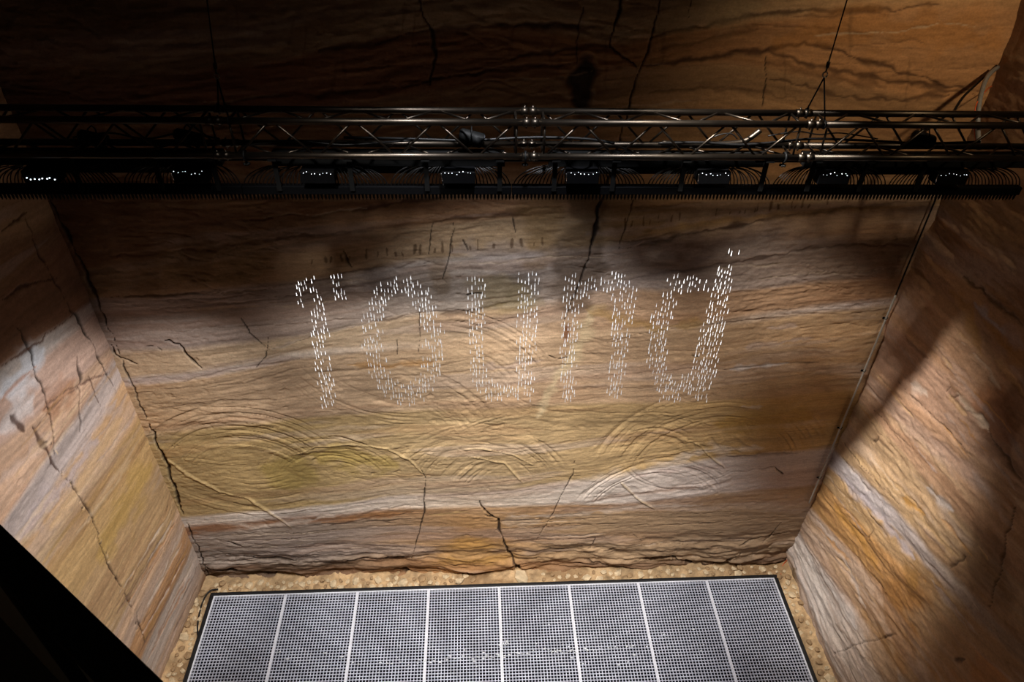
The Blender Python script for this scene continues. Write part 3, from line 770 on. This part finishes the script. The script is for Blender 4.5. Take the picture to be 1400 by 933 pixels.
# ------------------------------------------------------------------ water drip units hung under the truss
RZ = 6.675; PITCHN = 0.0277; NN = 72
UX = [-3.0+.05, -.97+.05, 1.03+.05, 3.03+.05]
BOXPX = [(63, 265), (437, 627), (795, 973), (1135, 1295)]
PLPX = [(-60, 305), (373, 690), (750, 1048), (1098, 1460)]
ULAB = ['black hose and nozzle drip unit below the left end of the truss', 'black hose and nozzle drip unit below the truss, left of the middle gap', 'black hose and nozzle drip unit below the truss, right of the middle gap', 'black hose and nozzle drip unit below the right end of the truss']
YN = -1.20
noz_me = None; led_me = None
for k in range(4):
    cx = (TX[0]+.13)+0*k
    xc = -3.0+k*NN*PITCHN+.045
    t = empty('drip_unit', (xc, YN, zr(xc, RZ)), ULAB[k], 'water drip unit', 'drip units under the truss')
    ox, oy, oz = t.location
    def Q(x, y, z): return Vector((x-ox, y-oy, zr(x, z)-oz))
    bxs = [float(unp(p_, 240, (0, 1, 0), -1.2)[0]) for p_ in BOXPX[k]]
    px0, px1 = [float(unp(p_, 225, (0, 1, 0), -1.15)[0]) for p_ in PLPX[k]]
    px0 = max(px0, -4.05); px1 = min(px1, 4.12)
    def slab(bm, x0, x1, y0, y1, z0, z1, bev=.003):
        box(bm, x0-ox, x1-ox, y0-oy, y1-oy, zr((x0+x1)/2, z0)-oz, zr((x0+x1)/2, z1)-oz, bev)
        # follow the slope
        c_ = (x0+x1)/2-ox
        for v in bm.verts: v.co.z += SL*(v.co.x-c_)
    link('housing', mk(lambda bm: slab(bm, px0, px1, -1.17, -1.06, 6.862, 6.952)), M['black'], t, False)
    link('back_panel', mk(lambda bm: slab(bm, bxs[0]-.10, bxs[1]+.10, -1.105, -1.09, 6.775, 6.875)), M['black'], t, False)
    link('nozzle_rail', mk(lambda bm: slab(bm, xc-NN*PITCHN/2+.002, xc+NN*PITCHN/2-.002, YN-.03, YN+.03, 6.664, 6.726)), M['blackplastic'], t, False)
    for bx in (px0+.04, bxs[0]+.235, bxs[1]-.235 if bxs[1]-bxs[0] > .8 else bxs[1], px1-.04):
        link('bracket', mk(lambda bm: (slab(bm, bx-.017, bx+.017, -1.245, -1.228, 6.70, 6.97, 0), slab(bm, bx-.03, bx+.03, -1.30, -1.22, 6.955, 6.968, 0))), M['black'], t, False)
    for q, bx in enumerate(bxs):
        vb = link('valve_box', mk(lambda bm: slab(bm, bx-.122, bx+.122, -1.275, -1.16, 6.772, 6.866, .006)), M['blackplastic'], t, False)
        rg = random.Random(k*10+q); cnt = 8
        for i in range(cnt):
            xx = bx-.11+.22*(i+rg.uniform(-.25, .25)+.5)/cnt; zz = 6.858+rg.uniform(-.012, .014)
            big = 1.9 if (k == 0 and q == 0) else rg.uniform(.55, 1.15)
            if k == 0 and q == 0: zz -= .05
            bm = bmesh.new(); bmesh.ops.create_icosphere(bm, subdivisions=2, radius=.0026*big, matrix=Matrix.Translation(Q(xx, -1.278, zz)))
            link('indicator_light', bm, M['led'], vb)
        if rg.random() < .6:
            link('hose_fitting', mk(lambda bm: tube(bm, [Q(bx-.125, -1.27, 6.855), Q(bx-.118, -1.27, 6.79)], .004, 6)), M['chrome'], vb)
    for i in range(NN):
        x = xc+(i-(NN-1)/2)*PITCHN
        if noz_me is None:
            def nz_(bm):
                tube(bm, [(0, 0, 0), (0, 0, -.018), (0, 0, -.020), (0, 0, -.044), (0, 0, -.046), (0, 0, -.058)], [.0105, .0105, .0085, .0085, .005, .004], 8)
            o = link('nozzle', mk(nz_), M['blackplastic'], t); noz_me = o.data
        else:
            o = bpy.data.objects.new('nozzle', noz_me); COL.objects.link(o); o.parent = t
        o.location = Q(x, YN, 6.666)
        # hose from the housing or the valve box down to this nozzle
        bx = min(bxs, key=lambda v: abs(v-x)); dx = x-bx; sg = 1 if dx > 0 else -1
        off = min(.17, max(0, abs(dx)-.06)*.55)
        ztop = 6.868-.03*random.random()
        if abs(dx) < .118: off = 0; ztop = 6.775
        x0 = min(max(x-sg*off, px0+.01), px1-.01)
        off = abs(x-x0); sg = 1 if x > x0 else -1
        y0 = -1.15
        pts = []
        for j in range(9):
            a_ = j/8*math.pi/2
            pts.append(Q(x0+sg*off*math.sin(a_), y0+(YN-y0)*math.sin(a_), 6.718+(ztop-6.718)*math.cos(a_)) if off > .01 else Q(x0+(x-x0)*j/8, y0+(YN-y0)*j/8, ztop+(6.718-ztop)*j/8))
        link('hose', mk(lambda bm: tube(bm, pts, .0044, 6, False)), M['hose'], t)

# clamps in the gaps of the housing, with star knobs
for px, lab in ((336, 'black star-knob clamp under the truss, in the left gap between drip units'), (718, 'black star-knob clamp under the truss, in the middle gap between drip units'), (1072, 'black star-knob clamp under the truss, in the right gap between drip units')):
    x = float(unp(px, 218, (0, 1, 0), -1.28)[0])
    t = empty('truss_clamp', (x, TYF, zr(x, TZ0)), lab, 'clamp', 'clamps in the gaps between drip units')
    def jaw(bm):
        pts = [(0, .034*math.cos(a_), .034*math.sin(a_)) for a_ in np.linspace(0, 2*math.pi, 15)]
        tube(bm, [(v[0]-.0, v[1], v[2]) for v in pts], .009, 6)
    link('jaw', mk(jaw), M['black'], t)
    def knob(bm):
        for i in range(6):
            a_ = i*math.pi/3; tube(bm, [(0, 0, -.062), (.024*math.cos(a_), .024*math.sin(a_), -.062)], .007, 6)
        tube(bm, [(0, 0, -.03), (0, 0, -.075)], .008, 8)
    link('star_knob', mk(knob), M['black'], t)
    link('cross_pipe', mk(lambda bm: tube(bm, [(-.20, .03, -.045), (.20, .03, -.045)], .009, 8)), M['black'], t)


# black spotlights hung inside the truss
def par(px, py, lab):
    P = unp(px, py, (0, 1, 0), -1.13); x, z = float(P[0]), float(P[2])
    t = empty('spotlight', (x, -1.13, z), lab, 'spotlight', 'spotlights inside the truss')
    link('body', mk(lambda bm: tube(bm, [(-.09, -.01, .03), (-.075, -.01, .028), (.0, 0, .0), (.07, .01, -.03), (.075, .01, -.032)], [.03, .045, .05, .055, .055], 14)), M['black'], t)
    link('lens', mk(lambda bm: tube(bm, [(.0752, .01, -.0322), (.0785, .01, -.0338)], [.048, .044], 14)), M['lens'], t)
    link('yoke', mk(lambda bm: tube(bm, [(0, -.064, 0), (0, -.064, .05), (0, -.03, .085), (0, .03, .085), (0, .064, .05), (0, .064, 0)], .005, 6)), M['black'], t)


par(128, 190, 'black spotlight inside the truss near its left end'); par(258, 188, 'black spotlight inside the truss above the second valve box from left'); par(645, 188, 'black spotlight inside the truss just left of the middle joint')
par(1262, 190, 'black spotlight inside the truss near its right end')


# cables lying in the truss
def cable(name, pts, r, mat, lab, cat='cable', seg=8):
    P = [Vector(p) for p in pts]; out = []
    for i in range(len(P)-1):
        p0, p1, p2, p3 = P[max(i-1, 0)], P[i], P[i+1], P[min(i+2, len(P)-1)]
        for j in range(6):
            u = j/6
            out.append(.5*((2*p1)+(p2-p0)*u+(2*p0-5*p1+4*p2-p3)*u*u+(3*p1-p0-3*p2+p3)*u**3))
    out.append(P[-1])
    return tag(link(name, mk(lambda bm: tube(bm, out, r, seg)), mat), lab, cat)


def in_truss(pp, y): return [tuple(unp(a_, b_, (0, 1, 0), y)) for a_, b_ in pp]


cable('power_cable', in_truss([(470, 188), (560, 190), (640, 192), (730, 188), (800, 190), (840, 196)], -1.12), .011, M['hose'], 'thick black cable lying along the truss behind the middle joint')
cable('power_cable', in_truss([(330, 200), (400, 192), (470, 198), (560, 192)], -1.14), .008, M['hose'], 'black cable sagging inside the truss left of the middle')
cable('power_cable', in_truss([(900, 196), (960, 195), (1010, 198), (1055, 195), (1110, 190), (1180, 192), (1260, 196), (1340, 194)], -1.15), .010, M['hose'], 'black cable running inside the right end of the truss')
cable('power_cable', in_truss([(965, 192), (985, 184), (1000, 183), (1008, 190)], -1.2), .005, M['hose'], 'thin black cable loop standing up inside the truss, right of the middle')
cable('power_cable', in_truss([(1050, 186), (1090, 180), (1120, 184), (1150, 182), (1200, 190)], -1.18), .005, M['hose'], 'thin black cable inside the truss below the rigging sling')
cable('power_cable', in_truss([(100, 188), (150, 182), (200, 190), (250, 182), (300, 190)], -1.16), .007, M['hose'], 'black cable joining the spotlights at the left end of the truss')
# bent pipe resting in the truss
cable('support_pipe', in_truss([(905, 196), (960, 197), (1000, 196), (1020, 192), (1040, 178)], -1.10), .02, M['truss'], 'dark bent metal pipe inside the truss right of the middle', 'pipe', 12)


# rigging slings
def sling(pt, pm, pa, pb, lab):
    A = unp(*pt, (0, 1, 0), -1.17); Bp = unp(*pm, (0, 1, 0), -1.17)
    d = (A-Bp)/np.linalg.norm(A-Bp)
    a1 = unp(*pa, (0, 1, 0), TYB); b1 = unp(*pb, (0, 1, 0), TYF)
    t = empty('rigging_sling', tuple(Bp), lab, 'rigging sling', None)
    o = Vector(Bp)
    top = Bp+d*(11.0-Bp[2])/d[2]
    link('wire_rope', mk(lambda bm: tube(bm, [Vector(Bp+d*.12)-o, Vector(top)-o], .0045, 6)), M['black'], t)
    link('turnbuckle', mk(lambda bm: tube(bm, [Vector(Bp+d*s_)-o for s_ in (.02, .045, .05, .085, .09, .13)], [.006, .006, .013, .013, .006, .006], 8)), M['truss'], t)
    link('ring', mk(lambda bm: tube(bm, [(.017*math.cos(a_), 0, .019*math.sin(a_)) for a_ in np.linspace(0, 2*math.pi, 17)], .005, 6)), M['steel'], t)
    for e, yy in ((a1, TYB), (b1, TYF)):
        link('leg_rope', mk(lambda bm: tube(bm, [(0, 0, -.02), Vector((e[0], yy, zr(e[0], TZ1)+.025))-o], .0055, 6)), M['black'], t)
        link('choker', mk(lambda bm: tube(bm, [Vector((e[0], yy+.03*math.cos(a_), zr(e[0], TZ1)+.03*math.sin(a_)))-o for a_ in np.linspace(0, 2*math.pi, 13)], .006, 6)), M['black'], t)


sling((1158, 0), (1128, 102), (1103, 150), (1127, 168), 'steel wire rigging sling holding the right part of the truss')
sling((283, 0), (296, 104), (300, 150), (314, 168), 'dim wire rigging sling holding the left part of the truss')

# hoses and cables in the right corner
cable('grey_hose', [tuple(unp(a_, b_, (0, 1, 0), y_)) for a_, b_, y_ in ((1338, 205, -1.0), (1337, 160, -.9), (1341, 130, -.7), (1350, 105, -.4), (1364, 92, -.08))], .018, M['greyhose'], 'grey hose curving down to the right end of the truss', 'hose')
cable('black_hose', [tuple(unp(a_, b_, (0, 1, 0), y_)) for a_, b_, y_ in ((1300, 160, -.9), (1315, 135, -.7), (1335, 115, -.4), (1362, 90, -.1))], .010, M['hose'], 'thin black hose arching to the right corner above the truss', 'hose')
cable('orange_wire', [tuple(unp(a_, b_, (0, 1, 0), y_)) for a_, b_, y_ in ((1334, 200, -.95), (1332, 165, -.9), (1336, 140, -.8), (1350, 122, -.4), (1356, 118, -.1))], .004, M['orange'], 'thin orange wire beside the grey hose above the truss', 'wire')


def corner_pts(pp, off=.045):
    out = []
    for a_, b_ in pp:
        P = unp(a_, b_, (0, 1, 0), -.07); out.append((min(P[0], 4.2), -.07, P[2]))
    return out


cp = corner_pts([(1226, 404), (1214, 436), (1198, 474), (1184, 508), (1170, 545), (1154, 586), (1140, 622), (1127, 654), (1114, 688)])
con = cable('conduit', cp, .011, M['grey'], 'pale grey conduit running down the right corner of the rock', 'conduit')
for i in (1, 3, 5, 7):
    x, y, z = cp[i]
    link('clip', mk(lambda bm: (box(bm, x-.03, x+.03, y+.008, y+.022, z-.012, z+.012, .003), tube(bm, [(x+.013*math.cos(a_), y+.013*math.sin(a_), z) for a_ in np.linspace(0, 2*math.pi, 11)], .004, 5))), M['blackplastic'], con)
cable('corner_cable', corner_pts([(1284, 268), (1268, 302), (1252, 340), (1238, 374), (1226, 403)]), .008, M['hose'], 'black cable in the right corner above the pale conduit')
cable('orange_wire', [tuple(unp(a_, b_, (0, 0, 1), z_)) for a_, b_, z_ in ((1076, 766, .14), (1071, 772, .07), (1068, 780, .04), (1068, 790, .04))], .005, M['orange'], 'short orange wire on the ground at the right rear corner', 'wire')
cable('drain_hose', [tuple(unp(a_, b_, (0, 0, 1), z_)) for a_, b_, z_ in ((298, 806, .06), (286, 809, .06), (277, 824, .06), (272, 843, .06), (270, 860, .06), (272, 876, .05))], .011, M['rubber'], 'black hose looping round the left rear corner of the grate', 'hose')

# ------------------------------------------------------------------ falling water spelling a word
LET = [
    ('r', [([(413, 380), (430, 380), (445, 430), (450, 480), (462, 556), (441, 558), (428, 490), (423, 430)], 'stem of the r'),
           ([(401, 380), (413, 380), (418, 420), (408, 424)], 'stem of the r'), ([(450, 374), (464, 374), (478, 410), (476, 416), (456, 414)], 'shoulder of the r')]),
    ('o', [('ring', (551, 465), (57, 89), (27, 62))]),
    ('u', [([(637, 375), (664, 375), (663, 440), (662, 500), (672, 525), (660, 545), (644, 520), (639, 470)], ''), ([(656, 515), (672, 520), (700, 528), (712, 520), (716, 540), (690, 548), (664, 545)], ''),
           ([(707, 374), (738, 374), (735, 440), (730, 545), (705, 545), (705, 440)], '')]),
    ('n', [([(771, 376), (790, 376), (796, 420), (789, 478), (785, 548), (764, 550), (766, 470)], ''), ([(786, 388), (808, 378), (812, 392), (800, 420), (790, 425)], ''), ([(806, 380), (838, 374), (872, 384), (872, 400), (838, 402), (812, 396)], ''),
           ([(838, 392), (872, 390), (868, 420), (860, 468), (850, 545), (826, 548), (834, 470)], '')]),
    ('d', [([(908, 380), (968, 374), (968, 396), (918, 402)], ''), ([(902, 400), (926, 400), (920, 430), (912, 478), (914, 510), (900, 520), (884, 500), (888, 440)], ''), ([(890, 505), (910, 500), (925, 525), (944, 505), (946, 530), (926, 548), (900, 546)], ''),
           ([(982, 362), (1006, 364), (1000, 400), (992, 440), (983, 490), (968, 545), (938, 546), (950, 480), (961, 430)], ''), ([(985, 340), (1014, 340), (1008, 364), (984, 362)], 'faint')])]


def inside(poly, x, y):
    c_ = False; j = len(poly)-1
    for i in range(len(poly)):
        xi, yi = poly[i]; xj, yj = poly[j]
        if (yi > y) != (yj > y) and x < (xj-xi)*(y-yi)/(yj-yi)+xi: c_ = not c_
        j = i
    return c_


def letter_at(x, y):
    for nm, parts in LET:
        for p_ in parts:
            if p_[0] == 'ring':
                cx_, cy_ = p_[1]
                e1 = math.hypot((x-cx_-(y-cy_)*.05)/p_[2][0], (y-cy_)/p_[2][1]); e2 = math.hypot((x-cx_-(y-cy_)*.05)/p_[3][0], (y-cy_)/p_[3][1])
                if e1 < 1 and e2 > 1: return nm, 1.0
            elif inside(p_[0], x, y): return nm, (.3 if p_[1] == 'faint' else 1.0)
    return None, 0


def drop_mesh(bm, lx, rad, at=(0, 0, 0)):
    prof = [(-.5, 0.05), (-.46, .55), (-.38, .92), (-.28, 1.0), (-.1, .86), (.12, .6), (.34, .32), (.5, .06)]
    rings = [Vector((at[0], at[1], at[2]+a_*lx)) for a_, _ in prof]
    tube(bm, rings, [r*rad for _, r in prof], 8)


drops = []
for k in range(4):
    xc = -3.0+k*NN*PITCHN+.045
    for i in range(NN):
        x = xc+(i-(NN-1)/2)*PITCHN
        z = 6.2+random.random()*.1
        while z > 4.2:
            px, py = proj((x, YN, z)); nm, dens = letter_at(px+random.uniform(-2, 2), py+random.uniform(-3, 3))
            if nm and random.random() < .86*dens:
                low = np.clip((5.95-z)/1.5, 0, 1)
                drops.append((x+random.gauss(0, .004), YN+random.gauss(0, .006), z, random.uniform(.030, .055)+.018*low, random.uniform(.0024, .0056)*(1-.2*low), nm))
            z -= random.uniform(.035, .085)
drops.sort(key=lambda d: -d[3]*d[4])
KN = dict(r='first letter of the falling-water word, r', o='second letter of the falling-water word, o', u='middle letter of the falling-water word, u', n='fourth letter of the falling-water word, n', d='last letter of the falling-water word, d')
sizes = []
for lx in (.034, .045, .056, .068):
    bm = bmesh.new(); drop_mesh(bm, lx, .0066); bmesh.ops.recalc_face_normals(bm, faces=bm.faces)
    me = bpy.data.meshes.new('water_drop'); bm.to_mesh(me); bm.free(); me.materials.append(M['drop'])
    me.polygons.foreach_set('use_smooth', [True]*len(me.polygons)); sizes.append((lx, me))
rest = bmesh.new()
for i, (x, y, z, lx, rad, nm) in enumerate(drops):
    if i < 300:
        l0, me = min(sizes, key=lambda s_: abs(s_[0]-lx))
        o = bpy.data.objects.new('water_drop', me); COL.objects.link(o); o.location = (x, y, z); o.scale = (rad/.0066, rad/.0066, lx/l0)
        tag(o, 'long bright falling water drop in the '+KN[nm], 'water drop', 'water drops in the '+KN[nm])
    else:
        drop_mesh(rest, lx, rad, (x, y, z))
bmesh.ops.recalc_face_normals(rest, faces=rest.faces)
tag(link('falling_water', rest, M['drop']), 'fine falling water drops filling all five letters of the word', 'water drops', kind='stuff')
print('DROPS', len(drops))

# ------------------------------------------------------------------ viewing walkway balustrade, bottom left
p0 = unp(0, 716, (0, 0, 1), 8.3); p1 = unp(222, 930, (0, 0, 1), 8.3)
dd = Vector(p1-p0).normalized(); nn_ = Vector((dd.y, -dd.x, 0))
q0 = Vector(unp(0, 795, (0, 0, 1), 8.3)); wid = (q0-Vector(p0)).dot(nn_)
if wid < 0: nn_ = -nn_; wid = -wid
mid = Vector(p0)+dd*.3
t = empty('balustrade', (mid.x, mid.y, 7.25), 'black handrail of the viewing walkway in the near lower left corner', 'balustrade')


def lb_box(bm, s0, s1, n0, n1, z0, z1, bev=0):
    b2 = bmesh.new(); box(b2, s0, s1, n0, n1, z0, z1, bev)
    for v in b2.verts:
        c_ = v.co; w = dd*c_.x+nn_*c_.y; v.co = Vector((w.x, w.y, c_.z-7.25))
    me = bpy.data.meshes.new('x'); b2.to_mesh(me); b2.free(); bm.from_mesh(me); bpy.data.meshes.remove(me)


link('handrail', mk(lambda bm: lb_box(bm, -1.6, 2.2, 0, max(wid, .03), 8.27, 8.30, .004)), M['rail'], t, False)
link('panel', mk(lambda bm: lb_box(bm, -1.6, 2.2, .012, .022, 7.33, 8.27)), M['panel'], t, False)
for s_ in (-1.5, -.3, .9, 2.1):
    link('post', mk(lambda bm: lb_box(bm, s_-.02, s_+.02, .0, .04, 7.27, 8.28, .003)), M['rail'], t, False)
o = link('walkway_slab', mk(lambda bm: lb_box(bm, -1.6, 2.2, -.02, 1.3, 7.05, 7.27)), M['deck'], None, False)
o.location = t.location; o['kind'] = 'structure'

# ------------------------------------------------------------------ camera
cam = bpy.data.cameras.new('camera'); co = bpy.data.objects.new('camera', cam); COL.objects.link(co)
cam.sensor_fit = 'HORIZONTAL'; cam.sensor_width = 36; cam.lens = FPX/1400*36; cam.clip_start = .05
mt = Matrix(((R_[0], U_[0], -F_[0], CAM[0]), (R_[1], U_[1], -F_[1], CAM[1]), (R_[2], U_[2], -F_[2], CAM[2]), (0, 0, 0, 1)))
co.matrix_world = mt
scene.camera = co


# ------------------------------------------------------------------ lights
def spot(name, loc, tgt, watts, cone, blend, rad, col):
    l = bpy.data.lights.new(name, 'SPOT'); l.energy = watts; l.spot_size = math.radians(cone); l.spot_blend = blend; l.shadow_soft_size = rad; l.color = col
    o = bpy.data.objects.new(name, l); COL.objects.link(o); o.location = loc
    o.rotation_euler = (Vector(tgt)-Vector(loc)).to_track_quat('-Z', 'Y').to_euler()
    return o


COOL = (0.93, 0.95, 1.0); NEUT = (1, .955, .89); WARM = (1, .78, .5)
spot('curtain_spot', (-1.7, -3.5, 10.0), (-.45, -.2, 0.95), 2150, 43, .85, .2, NEUT)
spot('curtain_spot', (2.1, -3.9, 9.8), (.5, -.2, 1.1), 2150, 40, .85, .2, NEUT)
spot('left_spot', (0.6, -3.2, 9.8), (-4.27, -.85, 2.5), 3300, 26, .6, .10, (1, .97, .93))
spot('right_spot', (0.2, -1.9, 9.6), (4.3, -.6, 2.25), 4000, 29, 1.0, .12, (1, .96, .9))
spot('grate_spot', (0.0, -2.3, 9.8), (0, -.9, 0), 1500, 50, .6, .12, COOL)
spot('upper_warm_spot', (4.0, -3.2, 9.9), (3.6, 0, 6.9), 260, 62, 1.0, .1, WARM)
spot('panel_fill', (0.6, -8.2, 11.0), (-.8, -6.0, 8.0), 22, 40, .8, .1, WARM)  # unseen fill light, added to lift the balustrade panel out of black

w = bpy.data.worlds.new('world'); scene.world = w; w.use_nodes = True
w.node_tree.nodes['Background'].inputs[0].default_value = (.9, .8, .7, 1); w.node_tree.nodes['Background'].inputs[1].default_value = .004
vs_ = scene.view_settings
vs_.view_transform = 'Standard'; vs_.look = 'None'; vs_.gamma = 1; vs_.exposure = 0; vs_.use_curve_mapping = False
